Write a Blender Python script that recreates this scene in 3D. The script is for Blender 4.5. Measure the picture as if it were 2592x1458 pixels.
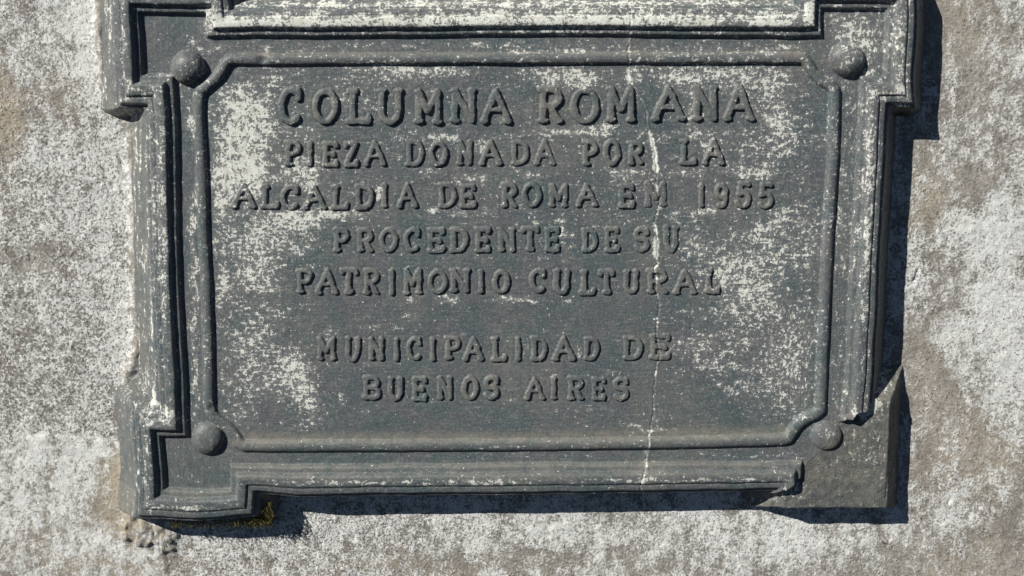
import bpy, math
import numpy as np
from mathutils import Vector, Matrix

# ------------------------------------------------------------------ camera, light, exposure
scene = bpy.context.scene
for o in list(bpy.data.objects):
    bpy.data.objects.remove(o)

S = 0.0003                      # metres per photo pixel on the plaque's face
FPX = 2700.0                    # focal length in photo pixels (2592 wide)
PITCH = math.radians(10.6)      # camera looks down at the plaque
DIST = FPX * S                  # along the optical axis
TARGET = Vector((0, 0, 1.2))    # point of the plaque face in the middle of the picture

cam_d = bpy.data.cameras.new('camera')
cam = bpy.data.objects.new('camera', cam_d)
scene.collection.objects.link(cam)
scene.camera = cam
fwd = Vector((0, math.cos(PITCH), -math.sin(PITCH)))
cam.location = TARGET - fwd * DIST
cam.rotation_euler = (math.pi / 2 - PITCH, 0, 0)
cam_d.sensor_width = 36.0
cam_d.lens = 36.0 * FPX / 2592.0
cam_d.clip_start = 0.02
cam_d.clip_end = 500

TO_SUN = Vector((-1.2, -1.0, 1.04)).normalized()
world = bpy.data.worlds.new('World'); scene.world = world
world.use_nodes = True
wn = world.node_tree.nodes; wl = world.node_tree.links
bg = wn.get('Background') or wn.new('ShaderNodeBackground')
sky = wn.new('ShaderNodeTexSky'); sky.sky_type = 'NISHITA'; sky.sun_disc = False
sky.air_density = 0.22; sky.dust_density = 0.05; sky.ozone_density = 1.5
sky.sun_elevation = math.asin(TO_SUN.z)
sky.sun_rotation = math.atan2(TO_SUN.x, TO_SUN.y)
bg.inputs['Strength'].default_value = 0.05
wl.new(sky.outputs[0], bg.inputs[0])
sun_d = bpy.data.lights.new('sun', 'SUN'); sun_d.energy = 5.0
sun_d.angle = math.radians(0.5); sun_d.color = (1.0, 0.965, 0.90)
sun = bpy.data.objects.new('sun', sun_d); scene.collection.objects.link(sun)
sun.location = TARGET + TO_SUN * 5
sun.rotation_euler = (-TO_SUN).to_track_quat('-Z', 'Y').to_euler()
scene.view_settings.view_transform = 'Standard'
scene.view_settings.look = 'None'
scene.view_settings.exposure = 0.08
scene.view_settings.gamma = 1.0
scene.view_settings.use_curve_mapping = False
scene.render.engine = 'CYCLES'

# ------------------------------------------------------------------ pixel -> place
CAM = np.array(cam.location)
_f = np.array(fwd); _r = np.array((1.0, 0, 0)); _u = np.cross(_r, _f)
def place(px, py, plane_h, h):
    """Point seen at a pixel on the plane plane_h (px units in front of y=0), moved to height h."""
    a = (px - 1296.0) / FPX; b = -(py - 729.0) / FPX
    D = _f[:, None] + _r[:, None] * a.ravel() + _u[:, None] * b.ravel()
    yp = -plane_h * S
    t = (yp - CAM[1]) / D[1]
    x = CAM[0] + D[0] * t; z = CAM[2] + D[2] * t
    return np.stack([x, -np.asarray(h).ravel() * S * np.ones_like(x), z], 1)

# ------------------------------------------------------------------ numpy helpers
def vnoise(x, y, scale, seed):
    r = np.random.RandomState(seed).rand(256, 256)
    u = x / scale + 57.3; v = y / scale + 91.7
    i = np.floor(u).astype(int); j = np.floor(v).astype(int)
    fu = u - i; fv = v - j
    fu = fu * fu * (3 - 2 * fu); fv = fv * fv * (3 - 2 * fv)
    i0 = i & 255; i1 = (i + 1) & 255; j0 = j & 255; j1 = (j + 1) & 255
    return ((r[j0, i0] * (1 - fu) + r[j0, i1] * fu) * (1 - fv) + (r[j1, i0] * (1 - fu) + r[j1, i1] * fu) * fv) * 2 - 1
def fbm(x, y, scale, seed, octs=4, gain=.5):
    s = 0; a = 1; n = 0
    for k in range(octs):
        s = s + a * vnoise(x, y, scale / 2 ** k, seed + k * 13); n += a; a *= gain
    return s / n
def seg_dist(x, y, pts, closed=False):
    d = np.full(x.shape, 1e9)
    P = list(pts) + ([pts[0]] if closed else [])
    for (ax, ay), (bx, by) in zip(P[:-1], P[1:]):
        vx = bx - ax; vy = by - ay; L = vx * vx + vy * vy + 1e-9
        t = np.clip(((x - ax) * vx + (y - ay) * vy) / L, 0, 1)
        d = np.minimum(d, (x - ax - t * vx) ** 2 + (y - ay - t * vy) ** 2)
    return np.sqrt(d)
def inside(x, y, pts):
    c = np.zeros(x.shape, bool); n = len(pts)
    for k in range(n):
        ax, ay = pts[k]; bx, by = pts[(k + 1) % n]
        if ay == by: continue
        c ^= ((ay > y) != (by > y)) & (x < (bx - ax) * (y - ay) / (by - ay) + ax)
    return c
def sstep(a, b, x):
    t = np.clip((x - a) / (b - a), 0, 1); return t * t * (3 - 2 * t)
def blur(h):
    p = np.pad(h, 1, mode='edge')
    h = (p[:-2, 1:-1] + 2 * p[1:-1, 1:-1] + p[2:, 1:-1]) / 4
    p = np.pad(h, 1, mode='edge')
    return (p[1:-1, :-2] + 2 * p[1:-1, 1:-1] + p[1:-1, 2:]) / 4
def tps(src, dst, reg=40.0):
    src = np.array(src, float) / 1000; dst = np.array(dst, float); n = len(src)
    def U(r2): return r2 * np.log(r2 + 1e-12)
    K = U(((src[:, None] - src[None]) ** 2).sum(-1)) + np.eye(n) * reg * 1e-4
    P = np.c_[np.ones(n), src]
    A = np.zeros((n + 3, n + 3)); A[:n, :n] = K; A[:n, n:] = P; A[n:, :n] = P.T
    W = np.linalg.solve(A, np.r_[dst, np.zeros((3, 2))])
    def ev(x, y):
        x = x / 1000; y = y / 1000
        ox = W[n, 0] + W[n + 1, 0] * x + W[n + 2, 0] * y; oy = W[n, 1] + W[n + 1, 1] * x + W[n + 2, 1] * y
        for k in range(n):
            r2 = (x - src[k, 0]) ** 2 + (y - src[k, 1]) ** 2
            u = r2 * np.log(r2 + 1e-12)
            ox = ox + W[k, 0] * u; oy = oy + W[k, 1] * u
        return ox, oy
    return ev

# ------------------------------------------------------------------ materials
def new_mat(name):
    m = bpy.data.materials.new(name); m.use_nodes = True
    t = m.node_tree; t.nodes.clear(); return m, t
class NT:
    def __init__(s, t): s.t = t
    def n(s, kind, **kw):
        q = s.t.nodes.new(kind)
        for k, v in kw.items(): setattr(q, k, v)
        return q
    def put(s, sock, v):
        if isinstance(v, bpy.types.NodeSocket): s.t.links.new(v, sock)
        else: sock.default_value = v
    def math(s, op, a, b=0.0, c=0.0, clamp=False):
        q = s.n('ShaderNodeMath', operation=op, use_clamp=clamp)
        s.put(q.inputs[0], a); s.put(q.inputs[1], b); s.put(q.inputs[2], c); return q.outputs[0]
    def attr(s, name):
        return s.n('ShaderNodeAttribute', attribute_name=name).outputs['Fac']
    def coord(s, sx=1, sy=1, rz=0):
        tc = s.n('ShaderNodeTexCoord').outputs['Object']
        mp = s.n('ShaderNodeMapping'); s.put(mp.inputs[0], tc)
        k = 1.0 / S
        mp.inputs['Scale'].default_value = (k * sx, k, k * sy); mp.inputs['Rotation'].default_value = (0, rz, 0)
        return mp.outputs[0]
    def noise(s, vec, size, detail=3, rough=.6, dist=0.0):
        q = s.n('ShaderNodeTexNoise'); s.put(q.inputs['Vector'], vec)
        q.inputs['Scale'].default_value = 1.0 / size; q.inputs['Detail'].default_value = detail
        q.inputs['Roughness'].default_value = rough; q.inputs['Distortion'].default_value = dist
        return q.outputs['Fac']
    def voro(s, vec, size, feature='F1'):
        q = s.n('ShaderNodeTexVoronoi', feature=feature); s.put(q.inputs['Vector'], vec)
        q.inputs['Scale'].default_value = 1.0 / size
        return q.outputs['Distance']
    def step(s, x, a, b):
        q = s.n('ShaderNodeMapRange', interpolation_type='SMOOTHSTEP')
        s.put(q.inputs[0], x); s.put(q.inputs[1], a); s.put(q.inputs[2], b); return q.outputs[0]
    def lin(s, x, a, b, c, d, clamp=True):
        q = s.n('ShaderNodeMapRange', clamp=clamp)
        for k, v in enumerate((x, a, b, c, d)): s.put(q.inputs[k], v)
        return q.outputs[0]
    def mix(s, f, a, b):
        q = s.n('ShaderNodeMix', data_type='RGBA')
        s.put(q.inputs[0], f)
        for k, v in ((6, a), (7, b)):
            s.put(q.inputs[k], v if isinstance(v, bpy.types.NodeSocket) else (*v, 1))
        return q.outputs[2]
    def fmix(s, f, a, b):
        q = s.n('ShaderNodeMix', data_type='FLOAT')
        s.put(q.inputs[0], f); s.put(q.inputs[2], a); s.put(q.inputs[3], b); return q.outputs[0]
    def finish(s, col, rough, bump, dist_px, strength=1.0, spec=.3):
        b = s.n('ShaderNodeBsdfPrincipled'); o = s.n('ShaderNodeOutputMaterial')
        s.put(b.inputs['Base Color'], col); s.put(b.inputs['Roughness'], rough)
        b.inputs['Specular IOR Level'].default_value = spec
        bp = s.n('ShaderNodeBump'); bp.inputs['Distance'].default_value = dist_px * S
        bp.inputs['Strength'].default_value = strength
        s.put(bp.inputs['Height'], bump)
        s.t.links.new(bp.outputs[0], b.inputs['Normal']); s.t.links.new(b.outputs[0], o.inputs[0])

def paint_material():
    m, t = new_mat('weathered_dark_paint'); N = NT(t)
    wear = N.attr('wear'); vs = N.attr('vstreak'); dust_bounce = N.attr('dust_bounce'); cem = N.attr('cement')
    P = N.coord(); PH = N.coord(.16, 1, .01); PV = N.coord(1, .16, .02)
    n0 = N.noise(P, 6.5, 3, .7, .2)
    n1 = N.noise(P, 16, 4, .62, .25)
    n2 = N.fmix(vs, N.noise(PH, 7, 4, .7), N.noise(PV, 7, 4, .7))
    n3 = N.noise(P, 60, 4, .6)
    f = N.math('ADD', N.math('ADD', N.math('MULTIPLY', n0, .32), N.math('MULTIPLY', n1, .32)), N.math('ADD', N.math('MULTIPLY', n2, .22), N.math('MULTIPLY', n3, .14)))
    thr = N.lin(wear, 0, 1, .625, .445)
    flake = N.step(f, N.math('SUBTRACT', thr, .014), N.math('ADD', thr, .014))
    # tiny isolated chips
    chip = N.math('MAXIMUM', N.step(N.noise(P, 8, 2, .55, .3), N.lin(wear, 0, 1, .72, .585), N.lin(wear, 0, 1, .735, .605)), N.step(N.noise(P, 15, 3, .6, .5), N.lin(wear, 0, 1, .735, .60), N.lin(wear, 0, 1, .748, .615)))
    chip = N.math('MULTIPLY', chip, N.math('SUBTRACT', 1.0, N.math('MULTIPLY', cem, .4)))
    flake = N.math('MAXIMUM', flake, chip)
    # chalky rubbed veil around the flakes
    veil = N.step(f, N.math('SUBTRACT', thr, .085), N.math('ADD', thr, .02))
    veil = N.math('MULTIPLY', veil, N.step(N.noise(P, 4.5, 3, .7), .40, .58))
    # paint body
    c = N.mix(N.step(N.noise(P, 150, 4, .6), .38, .62), (.060, .094, .106), (.094, .102, .118))
    c = N.mix(N.math('MULTIPLY', N.step(N.noise(P, 55, 4, .65), .46, .64), .7), c, (.070, .108, .112))
    c = N.mix(N.math('MULTIPLY', N.step(N.noise(P, 24, 4, .7), .50, .66), .65), c, (.150, .148, .148))
    c = N.mix(N.math('MULTIPLY', N.math('MULTIPLY', N.step(n2, .47, .66), N.step(n3, .36, .60)), .75), c, (.175, .184, .182))
    c = N.mix(N.math('MULTIPLY', N.step(N.noise(P, 5.5, 4, .75), .50, .64), .7), c, (.25, .24, .225))
    c = N.mix(N.math('MULTIPLY', N.step(N.noise(P, 7, 3, .7), .46, .34), .45), c, (.045, .062, .075))
    cemc = N.mix(N.step(N.noise(P, 30, 5, .7), .4, .62), (.085, .098, .10), (.20, .195, .17))
    c = N.mix(N.math('MULTIPLY', cem, .85), c, cemc)
    dirt_bounce = N.math('MULTIPLY', dust_bounce, N.lin(N.noise(P, 22, 4, .7), .3, .65, .25, 1.0))
    c = N.mix(N.math('MULTIPLY', dirt_bounce, .85), c, (.245, .23, .19))
    rub = N.math('MULTIPLY', N.step(N.math('ADD', wear, N.math('MULTIPLY', N.math('SUBTRACT', n1, .5), .9)), .22, .75), N.step(N.noise(P, 5, 4, .75), .36, .60))
    c = N.mix(N.math('MULTIPLY', rub, .62), c, (.29, .285, .28))
    c = N.mix(N.math('MULTIPLY', veil, .5), c, (.34, .335, .32))
    wc = N.mix(N.step(N.noise(P, 18, 4, .7), .4, .66), (.80, .82, .75), (.64, .635, .56))
    wc = N.mix(N.math('MULTIPLY', N.step(N.noise(P, 6, 2, .6), .62, .68), .8), wc, (.20, .21, .21))
    c = N.mix(N.math('MULTIPLY', flake, .94), c, wc)
    # a little lichen
    li = N.step(N.noise(P, 45, 4, .6), .69, .74)
    c = N.mix(N.math('MULTIPLY', li, .35), c, (.28, .26, .10))
    rough = N.fmix(flake, N.lin(n3, .3, .7, .40, .62), .85)
    b1 = N.math('MULTIPLY', N.noise(P, 11, 4, .65), .9)
    b2 = N.math('MULTIPLY', n2, .6)
    b = N.math('ADD', N.math('ADD', b1, b2), N.math('MULTIPLY', flake, -.35))
    b = N.math('ADD', b, N.math('MULTIPLY', N.math('MULTIPLY', cem, N.noise(P, 5, 4, .8)), 3.4))
    N.finish(c, rough, b, 1.5, .9, .35)
    return m

def wall_material():
    m, t = new_mat('limewashed_render'); N = NT(t)
    lime = N.attr('lime'); tan = N.attr('tan'); grit = N.attr('grit')
    P = N.coord(); PV = N.coord(1, .45, .1)
    g = N.noise(P, 7, 4, .75)
    g1 = N.noise(P, 22, 4, .65, .2)
    g2 = N.noise(PV, 48, 5, .66, .2)
    g3 = N.noise(P, 190, 4, .6)
    base = N.mix(N.step(N.math('ADD', N.math('MULTIPLY', g1, .5), N.math('MULTIPLY', g2, .5)), .38, .62), (.26, .24, .21), (.47, .445, .395))
    base = N.mix(N.math('MULTIPLY', tan, N.lin(g2, .3, .62, .35, 1.0)), base, (.53, .44, .31))
    base = N.mix(N.math('MULTIPLY', N.step(g, .48, .64), .6), base, (.54, .515, .47))
    f = N.math('ADD', N.math('MULTIPLY', g, N.fmix(grit, .24, .50)), N.math('ADD', N.math('MULTIPLY', g1, .26), N.math('ADD', N.math('MULTIPLY', g2, N.fmix(grit, .34, .16)), N.math('MULTIPLY', g3, N.fmix(grit, .16, .08)))))
    thr = N.lin(lime, 0, 1, .61, .40)
    w = N.step(f, N.math('SUBTRACT', thr, N.fmix(grit, .065, .035)), N.math('ADD', thr, N.fmix(grit, .045, .02)))
    white = N.mix(N.step(N.noise(P, 25, 3, .6), .35, .65), (.86, .87, .84), (.72, .725, .70))
    c = N.mix(N.math('MULTIPLY', w, .92), base, white)
    # dark grains and pits
    pit = N.step(N.noise(P, 6.5, 3, .7), N.fmix(grit, .61, .535), N.fmix(grit, .70, .65))
    c = N.mix(N.math('MULTIPLY', pit, N.fmix(grit, .55, .85)), c, (.15, .14, .13))
    grey = N.step(N.noise(P, 80, 4, .7), .58, .72)
    c = N.mix(N.math('MULTIPLY', grey, .45), c, (.27, .25, .225))
    dots = N.step(N.voro(P, 34), .10, .05)
    c = N.mix(N.math('MULTIPLY', dots, .55), c, (.16, .15, .14))
    b = N.math('ADD', N.math('MULTIPLY', g1, 2.4), N.math('ADD', N.math('MULTIPLY', g, N.fmix(grit, 1.6, 3.0)), N.math('MULTIPLY', pit, -1.4)))
    b = N.math('ADD', b, N.math('MULTIPLY', w, .7))
    N.finish(c, .92, b, 1.5, .8, .15)
    return m

def simple_mat(name, c1, c2, size, rough=.9):
    m, t = new_mat(name); N = NT(t); P = N.coord()
    n = N.noise(P, size, 4, .65)
    N.finish(N.mix(N.step(n, .35, .65), c1, c2), rough, n, 1.0, .5, .2)
    return m

PAINT = paint_material(); WALL = wall_material()
MOSS = simple_mat('dry_moss', (.10, .095, .035), (.19, .165, .065), 6)
STEM = simple_mat('dry_grass', (.10, .09, .06), (.25, .22, .15), 9)

def mesh_obj(name, co, faces, mat, attrs=None, parent=None, smooth=True):
    me = bpy.data.meshes.new(name)
    nf = len(faces); k = faces.shape[1]
    me.vertices.add(len(co)); me.vertices.foreach_set('co', np.ascontiguousarray(co, dtype=np.float32).ravel())
    me.loops.add(nf * k); me.loops.foreach_set('vertex_index', np.ascontiguousarray(faces, dtype=np.int32).ravel())
    me.polygons.add(nf); me.polygons.foreach_set('loop_start', np.arange(0, nf * k, k, dtype=np.int32))
    if smooth: me.polygons.foreach_set('use_smooth', np.ones(nf, bool))
    me.update(calc_edges=True)
    for a, v in (attrs or {}).items():
        at = me.attributes.new(a, 'FLOAT', 'POINT'); at.data.foreach_set('value', np.ascontiguousarray(v, dtype=np.float32))
    me.materials.append(mat)
    o = bpy.data.objects.new(name, me); scene.collection.objects.link(o)
    if parent is not None: o.parent = parent
    return o

def blob(x, y, cx, cy, rx, ry, s):
    q = ((x - cx) / rx) ** 2 + ((y - cy) / ry) ** 2
    return s * np.exp(-q * .9)

# ------------------------------------------------------------------ the wall (structure)
WALL_H = -76.0
def axis(a, b, step, far, n):
    core = np.arange(a, b + step, step)
    g = step * np.cumsum(1.22 ** np.arange(1, n))
    g = g[g < far]
    return np.r_[a - g[::-1], core, core[-1] + g]
ax_ = axis(-60, 2655, 3.6, 2600, 60); ay_ = axis(-60, 1520, 3.6, 2600, 60)
WX, WY = np.meshgrid(ax_, ay_)
wx = WX + 14 * vnoise(WX, WY, 60, 5) + 45 * fbm(WX, WY, 130, 15, 4); wy = WY + 14 * vnoise(WX, WY, 60, 6) + 45 * fbm(WX, WY, 130, 16, 4)
plaster_edge = [(-900, 1190), (-60, 1150), (30, 1135), (70, 1098), (140, 1092), (200, 1092), (260, 1108), (320, 1116), (352, 1126), (420, 1130), (420, 3000), (-900, 3000)]
pe = inside(WX + 6 * vnoise(WX, WY, 22, 8), WY + 7 * vnoise(WX, WY, 25, 9), plaster_edge)
ped = seg_dist(WX, WY, plaster_edge[:-2])
low = sstep(1330, 1400, WY + 30 * vnoise(WX, WY, 200, 10)) * (WX > 300)
grit = np.where(pe, .25, 1.0)
grit = grit * (1 - .5 * sstep(700, 1500, WX)) * (1 - .45 * blob(wx, wy, 100, 60, 260, 240, 1))
grit += blob(wx, wy, 2310, 690, 30, 90, .9) + blob(wx, wy, 760, 1330, 230, 50, .5)
grit = np.clip(grit, 0, 1)
lime = .58 - .10 * sstep(1900, 2350, WX) - .04 * sstep(1250, 1350, WY)
for b_ in [(120, 60, 120, 110, .10), (210, 40, 30, 90, .35), (170, 150, 40, 30, .35), (235, 220, 40, 160, .25), (60, 260, 100, 120, -.05), (20, 330, 40, 140, -.35),
           (170, 210, 90, 60, -.22), (165, 110, 40, 50, -.3), (150, 480, 160, 120, .12), (310, 400, 40, 200, .15), (300, 800, 40, 120, .2), (75, 655, 60, 40, -.3), (110, 600, 90, 60, -.15),
           (60, 760, 80, 60, -.12), (140, 1140, 110, 50, .25), (90, 1250, 70, 60, .1), (290, 1160, 40, 70, -.35), (290, 1250, 40, 80, -.4), (140, 1330, 120, 50, -.12), (250, 1360, 90, 40, .25),
           (250, 1440, 120, 30, -.15), (420, 1420, 130, 50, -.12), (650, 1400, 260, 60, .05), (850, 1340, 100, 40, .15), (1100, 1330, 260, 50, .06), (1450, 1350, 200, 60, .08), (1750, 1340, 120, 40, .12),
           (1250, 1440, 300, 40, -.18), (1700, 1440, 250, 40, -.08), (2000, 1370, 90, 40, .3), (2050, 1440, 150, 30, -.1), (2420, 60, 90, 140, -.3), (2480, 200, 90, 150, -.12), (2420, 240, 30, 60, .22), (2410, 340, 60, 50, .1),
           (2550, 150, 40, 60, .1), (2400, 440, 80, 60, -.1), (2340, 520, 40, 60, -.32), (2480, 470, 90, 40, -.22), (2540, 590, 90, 70, .52), (2470, 610, 50, 50, .32), (2480, 740, 40, 40, .55), (2400, 610, 40, 50, .3),
           (2310, 690, 34, 90, .3), (2370, 840, 30, 40, .5), (2460, 820, 60, 70, .38), (2560, 830, 60, 120, .30), (2520, 950, 80, 90, .22), (2330, 900, 40, 100, -.2), (2390, 990, 60, 120, -.22), (2560, 1060, 60, 80, .25),
           (2480, 1130, 60, 60, -.3), (2340, 1120, 30, 100, -.15), (2380, 1240, 40, 60, .22), (2460, 1230, 50, 80, -.1), (2440, 1330, 80, 50, .12), (2560, 1300, 60, 100, -.1), (2420, 1430, 160, 40, -.22), (2560, 1430, 60, 60, -.1)]:
    lime += .85 * blob(wx, wy, *b_)
lime = np.clip(lime, 0, 1)
tanm = np.zeros_like(WX)
for b_ in [(20, 330, 45, 130, .6), (15, 240, 30, 60, .3), (165, 210, 90, 70, .25), (290, 1180, 50, 90, .9), (285, 1290, 50, 70, .9), (130, 1210, 80, 80, .35), (110, 1370, 120, 50, .45), (230, 1430, 120, 40, .4), (330, 1330, 40, 30, .6),
           (2330, 520, 40, 90, .45), (2520, 1140, 90, 120, .28), (2400, 1160, 90, 120, .3), (2350, 950, 50, 120, .25), (2460, 60, 100, 120, .25), (400, 1430, 120, 40, .35), (1100, 1440, 400, 40, .25), (700, 1440, 250, 30, .25), (2440, 1410, 160, 50, .3), (60, 1100, 60, 20, .5)]:
    tanm += blob(wx, wy, *b_)
wh = WALL_H + 3.0 * fbm(WX, WY, 190, 21, 4) + 1.7 * fbm(WX, WY, 26, 22, 3) * (.5 + .5 * grit) + 1.0 * vnoise(WX, WY, 8, 26) * (.4 + .6 * grit)
wh += np.where(pe, 3.0 * sstep(0, 14, ped), 0)
# mortar fillet squeezed out along the left side and under the lower left corner (seen at the wall plane)
fil_pts = [(246, -200), (254, 100), (261, 200), (284, 268), (324, 292), (338, 340), (342, 600), (350, 880), (320, 955), (316, 1010), (325, 1200), (335, 1330)]
fd = seg_dist(WX, WY, fil_pts); nz = fbm(WX, WY, 22, 31, 4)
fil = 11 * np.exp(-(fd / (15 + 7 * nz)) ** 2)
lump_pts = [(338, 1335), (372, 1352), (420, 1356)]
ld = seg_dist(WX + 10 * nz, WY + 12 * vnoise(WX, WY, 18, 33), lump_pts)
rag = np.clip(1 - ld / 40, 0, 1)
lump = 10 * sstep(.0, .55, rag) * (1 + .9 * fbm(WX, WY, 17, 34, 4)) - 5 * np.exp(-(vnoise(WX, WY, 24, 36) / .10) ** 2) * sstep(.1, .4, rag)
wh += np.maximum(fil * (1 + .35 * nz), lump)
gl = np.clip(fil / 9, 0, 1)
tanm += .45 * gl * (.5 + .8 * vnoise(WX, WY, 40, 35)) + .30 * sstep(.05, .4, rag)
lime = np.clip(lime - .32 * gl - .12 * sstep(.05, .4, rag), 0, 1); grit = np.clip(grit * (1 - .6 * gl), 0, 1)
# a few open cracks and pits in the render
for pts, dep, wd in [([(2326, 678), (2320, 690), (2319, 700), (2313, 712)], 7, 2.6), ([(2408, 1262), (2402, 1272), (2396, 1282)], 4, 2.2), ([(2310, 1296), (2330, 1312), (2336, 1318)], 6, 2.8),
                     ([(0, 420), (30, 410), (45, 408)], 4, 2.2), ([(2470, 1090), (2510, 1110)], 3, 6), ([(74, 655), (80, 662)], 4, 7), ([(280, 466), (286, 474)], 5, 5), ([(272, 960), (282, 968)], 4, 6),
                     ([(955, 1388), (930, 1420), (905, 1458)], 2.2, 3), ([(560, 1385), (545, 1392)], 4, 2.5), ([(300, 395), (309, 425), (318, 452)], 6, 3), ([(2160, 1000), (2170, 1010)], 3, 3)]:
    cd = seg_dist(WX + 3 * vnoise(WX, WY, 9, 41), WY + 3 * vnoise(WX, WY, 9, 42), pts)
    wh -= dep * np.exp(-(cd / wd) ** 2)
nx, ny = len(ax_), len(ay_)
idx = np.arange(nx * ny).reshape(ny, nx)
quads = np.stack([idx[:-1, :-1], idx[1:, :-1], idx[1:, 1:], idx[:-1, 1:]], -1).reshape(-1, 4)
hidden = inside(WX, WY, [(430, -20), (2150, -20), (2120, 1150), (480, 1150)])      # nothing of the wall shows behind the slab
qh = hidden[:-1, :-1] & hidden[1:, 1:]
quads = quads[~qh.ravel()]
wco = place(WX, WY, WALL_H, wh)
wall = mesh_obj('wall', wco, quads, WALL, {'lime': lime.ravel(), 'tan': np.clip(tanm, 0, 1).ravel(), 'grit': grit.ravel()})
wall['kind'] = 'structure'

# ------------------------------------------------------------------ the plaque: one cast relief, cut into its parts
GS = 2.0
gx = np.arange(150, 2420, GS); gy = np.arange(-190, 1420, GS)
X, Y = np.meshgrid(gx, gy)
# photo pixel -> drawing of the plaque (floor of the channel: 0..1700 x 0..1080, corner squares beyond)
def yq(y): u = (y - 97) / 1077.0; return 1080 * (u - .06 * u * (1 - u))
def xq(x, y): l = 446 + (y - 190) * .033; r = 2174 - (y - 190) * .05; return 1700 * (x - l) / (r - l)
C = []
def cp(x, y, ix=None, iy=None): C.append((x, y, xq(x, y) if ix is None else ix, yq(y) if iy is None else iy))
for a in [(357, 35, -72, -62), (522, 36, 80, -62), (366, 187, -72, 92), (446, 187, 0, 92), (522, 97, 80, 0),
          (2078, 25, 1620, -62), (2240, 27, 1772, -62), (2234, 192, 1772, 92), (2174, 192, 1700, 92), (2080, 96, 1620, 0),
          (411, 1104, -72, 1000), (478, 1104, 0, 1000), (421, 1233, -72, 1142), (584, 1234, 80, 1142), (584, 1174, 80, 1080),
          (2126, 1166, 1700, 1080), (2190, 1225, 1772, 1142), (2195, 1095, 1772, 1000), (2030, 1166, 1620, 1080), (2030, 1226, 1620, 1142)]: cp(*a)
for x, y in [(454, 520), (459, 700), (474, 1000)]: cp(x, y, 0)
for x, y in [(2167, 390), (2155, 600), (2138, 950)]: cp(x, y, 1700)
for x, y in [(800, 95), (1350, 90), (1850, 94)]: cp(x, y, None, 0)
for x, y in [(800, 1174), (1350, 1170), (1850, 1167)]: cp(x, y, None, 1080)
for x, y in [(300, 40), (304, 150)]: cp(x, y, -140)
cp(400, 264, None, 160); cp(358, 1200, -140); cp(500, 1309, None, 1210); cp(643, 1290, 148)
for x, y in [(750, 1248), (1350, 1242), (1880, 1233)]: cp(x, y, None, 1148)
cp(2309, 100, 1840); cp(2302, 225, 1840); cp(2270, 260, None, 160); cp(2235, 300, 1768); cp(2219, 600, 1768); cp(2201, 950, 1768)
cp(700, 23, None, -68); cp(1350, 21, None, -68); cp(1900, 23, None, -68); cp(586, 5, 148)
C = np.array(C)
IX, IY = tps(C[:, :2], C[:, 2:], 12.0)(X, Y)
wob = 1.3 * vnoise(X, Y, 70, 51) + .7 * vnoise(X, Y, 23, 52)
IXw = IX + wob; IYw = IY + 1.3 * vnoise(X, Y, 75, 53) + .7 * vnoise(X, Y, 24, 54)
BOX = [(0, 1700, 0, 1080), (-72, 80, -62, 92), (1620, 1772, -62, 92), (-72, 80, 1000, 1142), (1620, 1772, 1000, 1142)]
FL, FR, FT, FB = 84., 56., 56., 26.
D = np.full(X.shape, 1e9); E = np.full(X.shape, 1e9)
for x0, x1, y0, y1 in BOX:
    l, r, tt, bb = x0 - IXw, IXw - x1, y0 - IYw, IYw - y1
    D = np.minimum(D, np.maximum(np.maximum(l, r), np.maximum(tt, bb)))
    eh = np.maximum((l - 76) / FL, (r - 76) / FR); ev = np.maximum((tt - 76) / FT, (bb - 76) / FB)
    E = np.minimum(E, np.where((eh > 0) & (ev > 0), np.hypot(eh, ev), np.maximum(eh, ev)))
pd = [-400, 0, 4.0, 7.0, 18, 21.5, 26, 35, 46, 49, 51.5, 53.5, 64, 67, 68.5, 76]
ph = [0, 0, 10, 11.5, 12.5, 21.0, 24.5, 25, 23.5, 20.5, 17.0, 19.0, 17.5, 15.5, 8.0, 7.0]
H = np.interp(D, pd, ph)
e = np.maximum(E, 0)
side = 7.0 - 88 * e
side += 2.2 * fbm(X, Y * .25, 18, 61, 3) * np.clip(e * 4, 0, 1)
# straight-edged joint where the side is hidden and mortar hangs on
H = np.where(D > 76, side, H)
H = np.where((D > 76) & (E <= 0), 7.0, H)
H = np.maximum(H, -130)
# wear of the moulding edges
H -= np.clip(D, 0, 60) / 60 * 1.6 * np.clip(fbm(X, Y, 34, 63, 3) - .05, 0, 1) * (D < 66)
H += .45 * fbm(X, Y, 120, 64, 3) + .25 * vnoise(X, Y, 13, 65)
panel_wave = 1.1 * fbm(X, Y, 210, 66, 3)
H += np.where(D < 0, panel_wave, 0) * sstep(0, 40, -D)

# inner bead
BEAD = [(590, 150), (750, 151), (1000, 149), (1350, 148), (1700, 147), (2000, 147), (2034, 149), (2043, 160), (2058, 185), (2078, 203), (2100, 216), (2111, 228), (2110, 300), (2107, 400), (2099, 520), (2094, 600), (2088, 750),
        (2081, 900), (2077, 1000), (2075, 1036), (2062, 1047), (2044, 1054), (2028, 1064), (2014, 1078), (2004, 1094), (1994, 1109), (1980, 1112), (1800, 1117), (1600, 1121), (1350, 1125), (1000, 1127), (700, 1128), (618, 1128),
        (606, 1122), (598, 1108), (588, 1093), (575, 1079), (560, 1069), (545, 1057), (536, 1046), (532, 1030), (531, 1010), (528, 900), (523, 700), (517, 600), (512, 450), (506, 320), (504, 250), (508, 230),
        (524, 217), (540, 204), (553, 192), (562, 178), (570, 163), (578, 154)]
bx = X + .9 * vnoise(X, Y, 40, 71); by = Y + .9 * vnoise(X, Y, 38, 72)
bd = seg_dist(bx, by, BEAD, True)
in_bead = inside(X, Y, BEAD)
bh = 11.5 * np.ones_like(X)
bh -= blob(X, Y, 2075, 195, 40, 40, 3) + blob(X, Y, 575, 1085, 40, 45, 3.5) + blob(X, Y, 668, 151, 12, 12, 7) + blob(X, Y, 537, 1030, 8, 9, 4)
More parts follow.
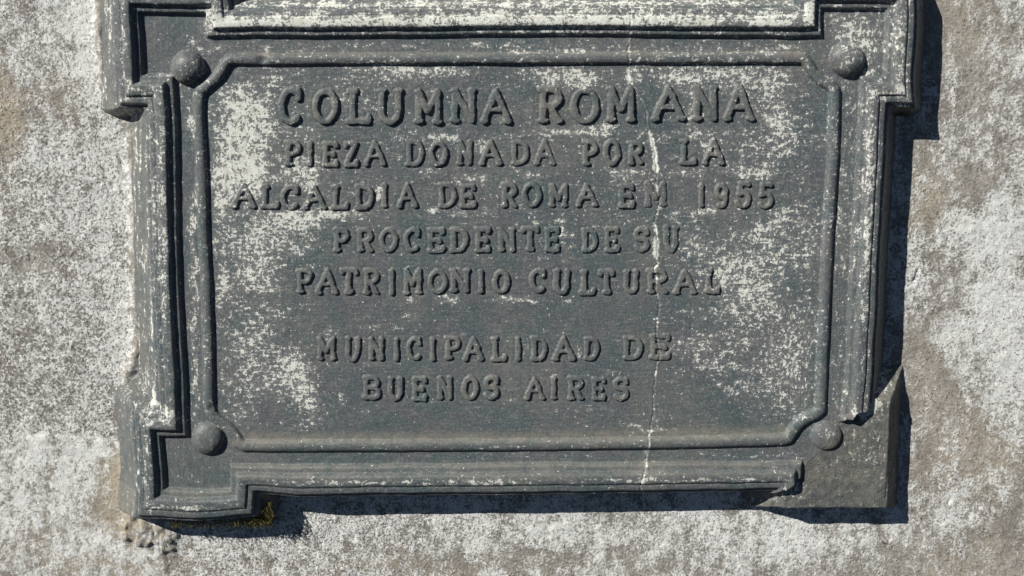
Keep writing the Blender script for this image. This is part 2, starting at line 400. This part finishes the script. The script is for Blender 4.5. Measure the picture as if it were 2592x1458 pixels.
bh += .9 * vnoise(X, Y, 60, 73)
bead = bh * np.clip(1 - (bd / 14.8) ** 2, 0, 1) ** .42
H = np.where(bd < 15.5, np.maximum(H, H * .0 + bead + .45 * fbm(X, Y, 120, 64, 3)), H)
# corner bosses
BOSS = [(478, 171, 43, 43, 31), (2143, 150, 44, 46, 26), (527, 1109, 41, 41, 22), (2091, 1102, 40, 37, 15)]
boss_r = []
for k, (cx, cy, rx, ry, hb) in enumerate(BOSS):
    r = np.sqrt(((X - cx) / rx) ** 2 + ((Y - cy) / ry) ** 2) + .012 * vnoise(X, Y, 20, 80 + k)
    boss_r.append(r)

# broken lower right corner, made good with cement
Q = [(2300, 893), (2262, 938), (2232, 975), (2212, 1012), (2190, 1040), (2163, 1046), (2150, 1060), (2128, 1066), (2112, 1080), (2100, 1120), (2060, 1160), (2046, 1172), (2040, 1186), (2030, 1206), (2012, 1222), (1990, 1234),
     (1960, 1248), (1925, 1272), (1870, 1310), (1840, 1440), (2450, 1440), (2450, 893)]
jx = X + 4.5 * fbm(X, Y, 26, 91, 3); jy = Y + 4.5 * fbm(X, Y, 26, 92, 3)
inQ = inside(jx, jy, Q)
q_edge = seg_dist(jx, jy, Q[:-3])
xr = 2255 - (Y - 1015) * .038 + 2 * vnoise(X, Y, 30, 93); yb = 1286 + 2 * vnoise(X, Y, 34, 94)
eq = np.maximum(np.maximum((X - xr) / 64, (Y - yb) / 27), np.maximum((1012 - Y) / 80, (1985 - X) / 95))
eqp = np.clip(eq, 0, 2)
rep = -1.5 + 1.3 * fbm(X, Y, 70, 95, 3) + .5 * vnoise(X, Y, 9, 96) - 84 * eqp + 6 * fbm(X, Y, 20, 97, 3) * np.clip(eqp * 4, 0, 1)
rep -= 4.0 * sstep(0, .06, eq) * (eq < 1)
# groove just inside the right edge of the repair
gd = seg_dist(X, Y, [(2256, 1030), (2253, 1120), (2250, 1180), (2244, 1262)])
rep -= 4.5 * np.exp(-(gd / 2.6) ** 2)
rep -= blob(X, Y, 2170, 1068, 22, 9, 8)
H = np.where(inQ, np.maximum(rep, -130), H)
for k, (cx, cy, rx, ry, hb) in enumerate(BOSS):
    r = boss_r[k]
    H = np.where(r < 1, np.maximum(H, hb * np.sqrt(np.clip(1 - r * r, 0, 1)) + .4 * vnoise(X, Y, 14, 85)), H)
H = .45 * blur(H) + .55 * H

# crack running down the plaque
CRACK = [(1597, -120), (1594, 20), (1592, 100), (1591, 165), (1589, 190), (1597, 212), (1612, 235), (1628, 262), (1638, 290), (1635, 312), (1640, 332), (1652, 352), (1657, 385), (1660, 410), (1664, 440), (1661, 470), (1666, 500), (1668, 525),
         (1661, 545), (1657, 560), (1663, 600), (1664, 632), (1661, 655), (1664, 668), (1655, 682), (1660, 705), (1659, 735), (1666, 760), (1668, 785), (1662, 815), (1660, 840), (1664, 880), (1672, 895), (1664, 915), (1660, 945), (1657, 965),
         (1654, 1005), (1655, 1045), (1650, 1062), (1645, 1095), (1641, 1130), (1636, 1170), (1622, 1205), (1616, 1250)]
ck = seg_dist(X + 2.2 * vnoise(X, Y, 10, 101), Y, CRACK)
H -= 2.6 * np.exp(-(ck / 1.7) ** 2) * (D < 70)
H += 1.0 * np.exp(-(ck / 7) ** 2) * (D < 60) * np.clip(vnoise(X, Y, 30, 103) + .3, 0, 1)

# ------------------------------------------------------------------ lettering
def arc(cx, cy, rx, ry, a0, a1, n=14):
    return [(cx + rx * math.cos(math.radians(a)), cy + ry * math.sin(math.radians(a))) for a in np.linspace(a0, a1, n)]
G = {
 'A': [[(.02, 1), (.49, 0)], [(.49, 0), (.98, 1)], [(.23, .63), (.78, .63)], [(-.03, 1), (.12, 1)], [(.86, 1), (1.03, 1)]],
 'B': [[(.08, 0), (.08, 1)], [(0, 0), (.55, 0)] + arc(.55, .24, .36, .24, -90, 90, 9) + [(.1, .48)], [(.1, .48), (.55, .48)] + arc(.55, .74, .43, .26, -90, 90, 9) + [(0, 1)]],
 'C': [arc(.52, .5, .52, .5, -52, -308, 22), [(.86, .02), (.88, .26)]],
 'D': [[(.1, 0), (.1, 1)], [(0, 0), (.42, 0)] + arc(.42, .5, .58, .5, -90, 90, 15) + [(0, 1)]],
 'E': [[(.1, 0), (.1, 1)], [(0, 0), (.93, 0), (.95, .12)], [(.1, .48), (.75, .48), (.76, .56)], [(0, 1), (.97, 1), (1, .84)]],
 'I': [[(.5, 0), (.5, 1)], [(.1, 0), (.9, 0)], [(.1, 1), (.95, 1)]],
 'L': [[(.2, 0), (.2, 1)], [(.05, 0), (.34, 0)], [(0, 1), (.97, 1), (1, .85)]],
 'M': [[(.12, 1), (.12, 0)], [(.12, 0), (.48, .66), (.88, 0)], [(.88, 0), (.90, 1)], [(.0, 1), (.22, 1)], [(.78, 1), (1, 1)], [(.02, 0), (.14, 0)]],
 'N': [[(.12, 1), (.12, 0)], [(.1, 0), (.9, .96)], [(.9, 0), (.9, 1)], [(0, 1), (.26, 1)], [(.80, 0), (1, 0)], [(0, 0), (.12, 0)]],
 'O': [arc(.5, .5, .5, .5, 0, 360, 30)],
 'P': [[(.16, 0), (.16, 1)], [(0, 0), (.52, 0)] + arc(.52, .27, .47, .27, -90, 90, 11) + [(.18, .54)], [(.0, 1), (.36, 1)]],
 'R': [[(.14, 0), (.14, 1)], [(0, 0), (.50, 0)] + arc(.50, .26, .42, .26, -90, 90, 11) + [(.16, .52)], [(.46, .54), (.90, .98)], [(0, 1), (.30, 1)], [(.86, 1), (1, 1)]],
 'S': [arc(.5, .26, .44, .26, -25, -250, 14) + arc(.5, .74, .48, .26, -70, 150, 14), [(.90, .02), (.92, .2)]],
 'T': [[(.5, 0), (.5, 1)], [(0, .12), (.03, 0), (.97, 0), (1, .12)], [(.36, 1), (.66, 1)]],
 'U': [[(.12, 0), (.12, .62)] + arc(.5, .64, .39, .36, 180, 0, 13) + [(.90, 0)], [(0, 0), (.26, 0)], [(.8, 0), (1, 0)]],
 'Z': [[(.03, .12), (.05, 0), (.95, 0)], [(.95, 0), (.04, 1)], [(.04, 1), (.96, 1), (1, .86)]],
 '1': [[(.6, 0), (.6, 1)], [(.1, .12), (.6, 0)], [(.35, 1), (.9, 1)]],
 '9': [arc(.5, .29, .47, .29, 0, 360, 20), [(.97, .29), (.97, .6)] + arc(.5, .68, .46, .32, 0, 115, 10)],
 '5': [[(.95, .03), (.9, 0), (.26, 0)], [(.26, 0), (.18, .44)], [(.18, .44)] + arc(.48, .69, .50, .31, -130, 150, 16)],
}
LINES = [
 (8.0, 8.5, [('C', 705, 222, 769, 315), ('O', 791, 225, 858, 313), ('L', 875, 224, 942, 314), ('U', 952, 223, 1023, 315), ('M', 1045, 225, 1123, 314), ('N', 1137, 223, 1209, 312), ('A', 1215, 224, 1297, 313),
   ('R', 1360, 220, 1427, 313), ('O', 1444, 222, 1517, 313), ('M', 1531, 219, 1612, 310), ('A', 1647, 217, 1737, 307), ('N', 1749, 215, 1819, 306), ('A', 1829, 214, 1912, 307)]),
 (6.0, 6.6, [('P', 719, 355, 763, 421), ('I', 776, 357, 794, 420), ('E', 815, 359, 858, 422), ('Z', 869, 358, 909, 422), ('A', 920, 355, 979, 421), ('D', 1026, 353, 1074, 420), ('O', 1086, 357, 1134, 421), ('N', 1154, 354, 1198, 419),
   ('A', 1212, 354, 1272, 419), ('D', 1293, 355, 1339, 418), ('A', 1351, 353, 1407, 419), ('P', 1472, 355, 1514, 419), ('O', 1527, 352, 1571, 418), ('R', 1587, 356, 1630, 418), ('L', 1718, 353, 1763, 417), ('A', 1777, 349, 1835, 418)]),
 (6.0, 6.4, [('A', 585, 464, 649, 527), ('L', 657, 467, 709, 528), ('C', 711, 467, 761, 530), ('A', 766, 467, 827, 530), ('L', 837, 467, 885, 530), ('D', 898, 467, 947, 530), ('I', 962, 464, 983, 526), ('A', 1004, 464, 1059, 527), ('D', 1108, 462, 1156, 526),
   ('E', 1162, 466, 1206, 526), ('R', 1267, 462, 1310, 526), ('O', 1322, 462, 1371, 524), ('M', 1386, 464, 1441, 525), ('A', 1456, 464, 1514, 524), ('E', 1564, 466, 1608, 526), ('M', 1628, 460, 1691, 523), ('1', 1765, 464, 1785, 525), ('9', 1808, 464, 1843, 527),
   ('5', 1860, 460, 1902, 527), ('5', 1917, 462, 1959, 529)]),
 (6.0, 6.0, [('P', 842, 576, 885, 638), ('R', 902, 577, 948, 639), ('O', 960, 576, 1008, 637), ('C', 1022, 576, 1067, 638), ('E', 1081, 577, 1127, 640), ('D', 1139, 576, 1186, 639), ('E', 1202, 575, 1244, 639), ('N', 1258, 575, 1307, 637), ('T', 1318, 573, 1366, 636),
   ('E', 1378, 575, 1419, 638), ('D', 1472, 577, 1513, 638), ('E', 1529, 575, 1569, 638), ('S', 1603, 575, 1645, 637), ('U', 1678, 571, 1719, 637)]),
 (6.0, 6.4, [('P', 748, 679, 793, 742), ('A', 799, 679, 858, 745), ('T', 859, 679, 907, 744), ('R', 918, 680, 963, 746), ('I', 982, 682, 1000, 746), ('M', 1019, 677, 1072, 746), ('O', 1083, 682, 1133, 743), ('N', 1137, 680, 1192, 740), ('I', 1208, 682, 1227, 743),
   ('O', 1247, 683, 1290, 743), ('C', 1340, 680, 1384, 740), ('U', 1398, 681, 1445, 744), ('L', 1466, 682, 1509, 746), ('T', 1514, 682, 1556, 744), ('U', 1576, 681, 1619, 744), ('R', 1634, 679, 1692, 744), ('A', 1702, 682, 1766, 745), ('L', 1782, 680, 1823, 743)]),
 (5.8, 6.2, [('M', 801, 852, 854, 912), ('U', 871, 852, 915, 915), ('N', 931, 853, 975, 912), ('I', 995, 854, 1013, 913), ('C', 1029, 852, 1071, 912), ('I', 1087, 854, 1105, 913), ('P', 1124, 851, 1167, 910), ('A', 1171, 852, 1226, 913), ('L', 1242, 852, 1283, 915),
   ('I', 1302, 852, 1321, 914), ('D', 1343, 851, 1386, 913), ('A', 1398, 851, 1457, 913), ('D', 1477, 853, 1518, 911), ('D', 1576, 850, 1627, 911), ('E', 1643, 846, 1698, 909)]),
 (5.8, 6.2, [('B', 918, 951, 966, 1011), ('U', 980, 953, 1023, 1013), ('E', 1042, 955, 1083, 1014), ('N', 1105, 951, 1148, 1012), ('O', 1169, 951, 1212, 1012), ('S', 1222, 951, 1265, 1011), ('A', 1326, 955, 1381, 1012), ('I', 1392, 953, 1412, 1012), ('R', 1435, 952, 1480, 1013),
   ('E', 1497, 955, 1535, 1013), ('S', 1550, 953, 1592, 1014)]),
]
LAB_LETTER0 = 100
letter_lab = np.zeros(X.shape, int); letters = []
lx_n = 1.5 * vnoise(X, Y, 13, 111) + .8 * vnoise(X, Y, 5.5, 113); ly_n = 1.5 * vnoise(X, Y, 13, 112) + .8 * vnoise(X, Y, 5.5, 114)
l_low = fbm(X, Y, 30, 115, 3)
rng = np.random.RandomState(4)
worn = {(2, 15): .55, (2, 8): .9, (3, 12): .8, (3, 13): .75, (4, 15): .85, (5, 14): .8, (1, 10): .75, (3, 8): .8, (2, 12): .8, (1, 7): .8, (6, 3): .85}
for li, (hw, hh, chars) in enumerate(LINES):
    for ci, (ch, x0, y0, x1, y1) in enumerate(chars):
        m = 10
        c0 = int((x0 - m - gx[0]) / GS); c1 = int((x1 + m - gx[0]) / GS) + 2
        r0 = int((y0 - m - gy[0]) / GS); r1 = int((y1 + m - gy[0]) / GS) + 2
        sl = (slice(r0, r1), slice(c0, c1))
        ex = X[sl] + lx_n[sl]; ey = Y[sl] + ly_n[sl]
        d = np.full(ex.shape, 1e9)
        bx0, bx1, by0, by1 = x0 + hw, x1 - hw, y0 + hw * .85, y1 - hw * .85
        if bx1 < bx0 + 2: bx0, bx1 = (x0 + x1) / 2 - 2.5, (x0 + x1) / 2 + 2.5
        slant = rng.uniform(-1.2, 1.2)
        for st in G[ch]:
            pts = [(bx0 + (bx1 - bx0) * u + slant * (.5 - v), by0 + (by1 - by0) * v) for u, v in st]
            thin = len(st) == 2 and abs(st[0][1] - st[1][1]) < .02 and ch in 'AMNIRPU1'
            d = np.minimum(d, seg_dist(ex, ey, pts) + (hw * .25 if thin else 0))
        wr = worn.get((li, ci), rng.uniform(.88, 1.1))
        hwl = hw * (1.13 + .06 * rng.uniform(-1, 1)) + 1.1 * l_low[sl]
        prof = np.clip((hwl - d) / (hw * .34), 0, 1)
        prof = np.sqrt(1 - (1 - prof) ** 2) * (1 - .10 * np.clip(d / hw, 0, 1))
        add = .84 * hh * wr * prof * (1 + .22 * l_low[sl])
        add = add - .6 * np.exp(-((d - hw - 2.5) / 2.5) ** 2)
        H[sl] += add
        lab = letter_lab[sl]; k = LAB_LETTER0 + len(letters)
        lab[(d < hw + 3.0) & (lab == 0)] = k
        letters.append((k, ch))

# ------------------------------------------------------------------ paint wear, dust, painted bounce light and cement over the plaque
wear = .15 + .10 * fbm(X, Y, 130, 121, 3) + .08 * (1 - sstep(600, 760, Y)) + .03 * sstep(1500, 1900, X) - .08 * sstep(1050, 1100, Y) - .10 * (X < 500) * (Y < 200)
wxx = X + 9 * vnoise(X, Y, 28, 122); wyy = Y + 6 * vnoise(X, Y, 22, 123)
PATCH = [(600, 245, 55, 30, .45), (625, 285, 55, 55, .55), (590, 350, 48, 70, .85), (600, 425, 50, 45, .7), (572, 500, 20, 80, .85), (640, 400, 45, 70, .5), (660, 300, 50, 45, .4), (760, 430, 35, 30, .55), (740, 452, 50, 18, .35),
  (640, 480, 40, 40, .5), (700, 600, 85, 32, .6), (640, 645, 62, 50, .62), (630, 700, 60, 30, .45), (750, 635, 30, 14, .5), (675, 727, 40, 8, .6), (560, 720, 16, 42, .75), (545, 500, 7, 40, .7), (546, 590, 9, 50, .5), (640, 800, 105, 85, .33), (640, 885, 90, 55, .36), (745, 925, 26, 34, .8),
  (770, 985, 34, 34, .85), (685, 960, 65, 40, .5), (610, 985, 60, 50, .25), (810, 1030, 80, 50, .3), (600, 1050, 70, 30, .25), (760, 1080, 50, 20, .3), (780, 420, 60, 20, .3), (800, 540, 90, 18, .45), (760, 565, 55, 16, .5), (690, 550, 60, 22, .32), (835, 840, 20, 16, .4),
  (1060, 175, 110, 16, .38), (1130, 180, 60, 14, .4), (1400, 190, 90, 24, .5), (1470, 205, 60, 26, .55), (1600, 190, 14, 30, .5), (1740, 190, 110, 30, .5), (1880, 195, 90, 34, .45), (1960, 235, 50, 45, .35), (980, 190, 80, 26, .25), (660, 205, 90, 30, .22), (870, 230, 40, 40, .3), (920, 260, 24, 30, .3),
  (1340, 290, 25, 30, .3), (1510, 330, 60, 16, .75), (1420, 330, 55, 12, .5), (1330, 335, 45, 10, .4), (1110, 348, 50, 12, .4), (1020, 345, 40, 30, .3), (770, 340, 40, 30, .35), (1760, 340, 90, 14, .35), (1990, 330, 40, 50, .42), (1920, 380, 90, 40, .35), (1960, 300, 40, 40, .4), (1215, 375, 14, 14, .6), (1795, 375, 12, 20, .75),
  (1755, 290, 40, 20, .3), (1750, 250, 14, 60, .3), (1590, 440, 45, 16, .65), (1740, 436, 38, 9, .65), (1870, 430, 38, 14, .55), (1935, 440, 40, 12, .75), (1345, 443, 28, 9, .6), (1200, 455, 45, 9, .45), (1100, 437, 40, 10, .3), (930, 470, 12, 14, .4), (960, 490, 7, 26, .7), (787, 475, 14, 40, .7), (860, 545, 60, 9, .6), (760, 550, 50, 18, .5),
  (1100, 535, 14, 10, .75), (1160, 540, 22, 9, .7), (1235, 535, 14, 10, .6), (1425, 590, 10, 18, .85), (1360, 560, 14, 7, .7), (1422, 556, 12, 8, .7), (1780, 535, 80, 10, .45), (1710, 555, 9, 12, .6), (1930, 580, 30, 16, .5), (1980, 550, 18, 26, .6), (1955, 610, 60, 50, .35), (1760, 625, 60, 22, .42), (1860, 600, 60, 24, .3), (1900, 655, 120, 26, .4),
  (1855, 725, 60, 60, .62), (1800, 690, 50, 30, .3), (1920, 700, 50, 40, .35), (1920, 780, 60, 60, .5), (1800, 790, 90, 18, .35), (1960, 740, 40, 60, .3), (1762, 878, 60, 34, .52), (1880, 860, 110, 60, .38), (1840, 928, 110, 14, .5), (1985, 940, 60, 80, .5), (1870, 985, 60, 26, .35), (1940, 1030, 50, 30, .32), (2030, 850, 40, 200, .3), (2045, 600, 25, 120, .35),
  (1620, 1078, 60, 16, .42), (1670, 1090, 40, 8, .5), (1290, 756, 46, 7, .9), (1345, 762, 30, 5, .8), (1140, 757, 26, 12, .7), (1033, 757, 9, 10, .8), (1028, 801, 12, 8, .8), (1440, 760, 10, 8, .6), (1090, 712, 10, 20, .0), (950, 828, 12, 8, .6), (1010, 830, 40, 12, .3), (1180, 852, 8, 6, .5), (1330, 880, 8, 30, .55), (1465, 895, 8, 20, .6), (1290, 1018, 14, 6, .7),
  (1405, 955, 10, 10, .5), (1300, 985, 30, 10, .25), (1560, 945, 50, 6, .35), (1130, 340, 30, 8, .4), (900, 170, 120, 10, .2), (680, 300, 10, 70, .5), (1500, 1035, 80, 8, .3), (1450, 1085, 60, 12, .25),
  # mouldings and channel
  (560, 60, 40, 20, .6), (640, 62, 90, 18, .6), (760, 52, 90, 22, .6), (1000, 52, 220, 20, .6), (1350, 48, 260, 24, .78), (1700, 50, 220, 22, .6), (1950, 52, 55, 20, .7), (2020, 30, 60, 24, .4), (528, 40, 14, 34, .55), (900, 15, 400, 8, .45), (1500, 8, 500, 10, .5), (1350, 84, 150, 4, .5),
  (2185, 560, 10, 360, .38), (2160, 600, 6, 380, .2), (2200, 400, 12, 120, .25), (2270, 120, 30, 130, .25), (2230, 236, 34, 10, .55), (2280, 240, 14, 60, .3), (2150, 68, 38, 30, .5), (2190, 120, 40, 40, .45), (2205, 182, 16, 9, .8), (2140, 95, 16, 6, .6), (2210, 60, 60, 40, .2),
  (420, 640, 8, 420, .26), (400, 500, 6, 400, .2), (385, 700, 14, 480, .28), (430, 640, 8, 60, .35), (400, 1030, 60, 14, .45), (360, 970, 26, 36, .55), (430, 1046, 40, 10, .4), (320, 120, 7, 160, .4), (272, 130, 14, 150, .25), (330, 265, 12, 70, .3), (350, 1200, 4, 130, .75), (375, 1150, 14, 160, .25), (420, 1290, 60, 14, .2),
  (487, 560, 10, 90, .6), (482, 305, 8, 40, .75), (488, 690, 10, 80, .5), (494, 850, 10, 100, .4), (500, 980, 10, 70, .5), (495, 740, 8, 60, .3), (672, 126, 14, 9, .9), (545, 122, 26, 9, .45), (900, 118, 200, 8, .3), (1250, 112, 120, 8, .3), (1450, 130, 120, 5, .5), (1330, 133, 30, 3, .7), (1620, 118, 300, 10, .25), (1990, 122, 40, 8, .4), (1940, 132, 30, 6, .5),
  (505, 170, 16, 26, .45), (470, 150, 30, 14, .2), (478, 100, 30, 20, .2), (490, 110, 14, 12, .4), (430, 190, 30, 4, .6), (2135, 142, 14, 16, .45), (2165, 140, 12, 12, .5), (2130, 650, 20, 460, .22), (1245, 1212, 60, 6, .6), (800, 1214, 160, 5, .4), (1000, 1215, 200, 6, .35), (1560, 1208, 220, 5, .4), (1850, 1206, 130, 5, .4), (480, 1276, 90, 4, .4), (430, 1060, 60, 10, .3), (1400, 1150, 420, 7, .22), (1900, 1155, 90, 8, .35), (1250, 1127, 80, 3, .6), (850, 1125, 200, 3, .4), (2090, 1098, 18, 10, .5), (2200, 1050, 30, 14, .45), (2170, 1160, 60, 60, .08), (2185, 1045, 12, 12, .4)]
for cx, cy, rx, ry, s in PATCH:
    a = (np.abs(gx - cx) < rx * 2.4 + 14); b = (np.abs(gy - cy) < ry * 2.4 + 14)
    if not a.any() or not b.any(): continue
    sl = np.ix_(b, a)
    wear[sl] = wear[sl] + blob(wxx[sl], wyy[sl], cx, cy, rx, ry, s * (.68 if cx > 1690 and 540 < cy < 1060 and cx < 2060 else .86))
wear = np.where(wear > .3, .3 + .75 * (1 - np.exp(-(wear - .3) * 1.25)), wear)
wear -= .05 * sstep(620, 900, Y) * (X > 800) * (X < 1700) * (D < -60)
wear += np.exp(-(ck / 4.5) ** 2) * (.20 + .60 * np.clip(vnoise(X, Y, 26, 131) + .25, 0, 1)) * (D < 60)
wear += blob(X, Y, 1652, 380, 9, 40, .0) + np.exp(-(seg_dist(X, Y, [(1645, 335), (1655, 380), (1660, 430)]) / 6) ** 2) * .6 + np.exp(-(seg_dist(X, Y, [(1658, 600), (1657, 650)]) / 6) ** 2) * .6
wear -= .16 * (letter_lab > 0)
wear -= .14 * ((D > 0) & (D < 26) & (IX > 850))* 0
wear += .16 * np.exp(-((D - 36) / 13) ** 2) + .30 * sstep(77, 82, D) * np.where(IX < 400, 1, 0) * (vnoise(X, Y * .10, 9, 133) + .25) + .10 * (D > 74) * (IY < 0)
vstreak = np.where((IX < -2) | (IX > 1702) | ((IX < 60) & (D < 0) & ~in_bead) | ((IX > 1650) & (D < 0) & ~in_bead), 1.0, 0.0)
vstreak = np.where((IY < -40) & (IX > 90) & (IX < 1600) | (IY > 1085) & (IX > 90), 0.0, vstreak)
vstreak = np.clip(vstreak + blob(X, Y, 590, 360, 60, 130, .9) + blob(X, Y, 2010, 930, 60, 160, .8), 0, 1)
dust_bounce = .12 + .1 * fbm(X, Y, 90, 141, 3)
yb_bead = np.interp(X, [600, 1000, 1350, 1800, 2000], [1113, 1112, 1110, 1102, 1096])
dust_bounce += .95 * np.exp(-((Y - yb_bead + 5) / 13) ** 2) * (X > 600) * (X < 1995) + .55 * np.exp(-((Y - 135) / 6) ** 2) * (X > 600) * (X < 2030)
dust_bounce += .65 * np.exp(-((IY - 1086) / 7) ** 2) * (IX > 90) * (IX < 1640) + .45 * np.exp(-((IY - 1106) / 8) ** 2) * (IX > 90) + .5 * np.exp(-((IY - 1150) / 8) ** 2) * (IX < 80) * (IX > -60)
dust_bounce += .45 * (letter_lab > 0) * (vnoise(X, Y, 40, 142) * .5 + .5) + .30 * np.clip(vnoise(X, Y, 120, 143), 0, 1)
dust_bounce += .8 * sstep(77, 84, D) * np.where((IX > 850) & (IY > -60) | (IY > 1150), 1.0, .25) + .5 * blob(X, Y, 672, 140, 18, 10, 1)  # mortar brown on right and lower slab sides also paints in light bounced off wall
cem = np.clip(np.where(inQ, 1.0, 0) + .5 * np.exp(-(q_edge / 10) ** 2) * (D > -40), 0, 1)
cem = np.maximum(cem, sstep(78, 100, D) * np.where(IX > 850, .75, .3))
wear = np.where(inQ, .20 + .10 * vnoise(X, Y, 40, 151) + blob(X, Y, 2205, 1035, 30, 22, .45) + blob(X, Y, 2250, 985, 20, 30, .3) + blob(X, Y, 1995, 1245, 40, 16, .3) + blob(X, Y, 2200, 1160, 60, 80, .16) + .45 * np.exp(-(seg_dist(X, Y, [(2185, 1052), (2255, 955)]) / 14) ** 2) + .3 * np.exp(-(seg_dist(X, Y, [(2030, 1225), (1920, 1285)]) / 14) ** 2), wear)

# ------------------------------------------------------------------ cut into parts
lab = np.full(X.shape, 5)                                   # slab edge
lab[D <= 70.7] = 4                                          # frame moulding
lab[D < -3] = 3                                             # channel
lab[bd < 17.5] = 2                                          # bead
lab[in_bead & (bd >= 17.5)] = 1                             # panel
lab[inQ] = 6
for k in range(4): lab[boss_r[k] < 1.05] = 10 + k
lab = np.where((letter_lab > 0) & (lab == 1), letter_lab, lab)
cell = lab[:-1, :-1]
hmin = np.maximum(np.maximum(H[:-1, :-1], H[1:, 1:]), np.maximum(H[1:, :-1], H[:-1, 1:]))
keep = hmin > -97
ny, nx = X.shape
idx = np.arange(nx * ny).reshape(ny, nx)
Q4 = np.stack([idx[:-1, :-1], idx[1:, :-1], idx[1:, 1:], idx[:-1, 1:]], -1)
CO = place(X, Y, 0.0, H)
AT = {'wear': np.clip(wear, 0, 1).ravel(), 'vstreak': vstreak.ravel(), 'dust_bounce': np.clip(dust_bounce, 0, 1).ravel(), 'cement': cem.ravel()}
plaque = bpy.data.objects.new('plaque', None); scene.collection.objects.link(plaque)
plaque.empty_display_size = .05
plaque.location = (0, 0, 0)
plaque['label'] = 'dark painted commemorative plaque with raised lettering and stepped frame on pale rough wall'
plaque['category'] = 'plaque'
remap = np.full(nx * ny, -1, dtype=np.int64)
def part(name, k, parent, label=None):
    f = Q4[(cell == k) & keep]
    if not len(f): return None
    vs, inv = np.unique(f, return_inverse=True)
    o = mesh_obj(name, CO[vs], inv.reshape(-1, 4), PAINT, {a: v[vs] for a, v in AT.items()}, parent)
    if label: o['label'] = label
    return o
panel = part('inscription_panel', 1, plaque, 'blue grey panel with flaking white patches and a vertical crack')
part('bead_moulding', 2, plaque)
part('channel', 3, plaque)
part('frame_moulding', 4, plaque)
part('slab_edge', 5, plaque)
part('corner_repair', 6, plaque, 'plain grey cement patch replacing a broken corner')
for k in range(4):
    part('boss', 10 + k, plaque, 'low boss partly buried in the cement repair' if k == 3 else None)
for k, ch in letters:
    part('letter', k, panel)

# ------------------------------------------------------------------ moss and dry grass
rng = np.random.RandomState(9)
def tuft(name, spots, mat, label, cat, kind=None):
    vs = []; fs = []
    for (x, y, h, ln, wd, dx, dy, dh) in spots:
        n = 4; base = len(vs); ph = rng.uniform(0, 6.28)
        for k in range(n + 1):
            t = k / n; cu = math.sin(t * 2.2 + ph) * ln * .22
            p = place(np.array([x + dx * ln * t + cu]), np.array([y + dy * ln * t + cu * .5]), h, np.array([h + dh * ln * t]))[0]
            w = wd * (1 - t * .8) * S
            vs += [p + np.array([-w, 0, -w * .6]), p + np.array([w, 0, w * .6]), p + np.array([0, -w * 1.4, 0])]
        for k in range(n):
            a = base + 3 * k
            for q in range(3):
                fs.append((a + q, a + (q + 1) % 3, a + 3 + (q + 1) % 3, a + 3 + q))
    o = mesh_obj(name, np.array(vs), np.array(fs), mat, smooth=True)
    o['label'] = label; o['category'] = cat
    if kind: o['kind'] = kind
    return o
sp = []
def many(n, x0, x1, y0, y1, h0, h1, ln, wd):
    for _ in range(n):
        a = rng.uniform(0, 6.28)
        sp.append((rng.uniform(x0, x1), rng.uniform(y0, y1), rng.uniform(h0, h1), rng.uniform(.5, 1.2) * ln, wd * rng.uniform(.6, 1.3), math.cos(a) * .7, math.sin(a) * .7, rng.uniform(.2, .9)))
many(900, 645, 690, 1268, 1325, -66, -8, 15, 1.2)
many(700, 430, 680, 1313, 1332, -66, -10, 13, 1.1)
many(160, 700, 1860, 1250, 1256, -52, -12, 7, .7)
tuft('moss', sp, MOSS, 'brown green moss clinging under the lower edge of the dark plaque', 'moss', 'stuff')
sp = []
many(160, 2258, 2296, 274, 292, -60, -22, 8, .8)
tuft('moss', sp, MOSS, 'small moss growth in the upper notch beside the sunken shadow on the plaque side', 'moss', 'stuff')
tuft('grass_stem', [(2228, 1371, -72, 46, 1.5, .95, .22, .12)], STEM, 'short dry grass stem stuck to the wall below the cement corner', 'grass stem')
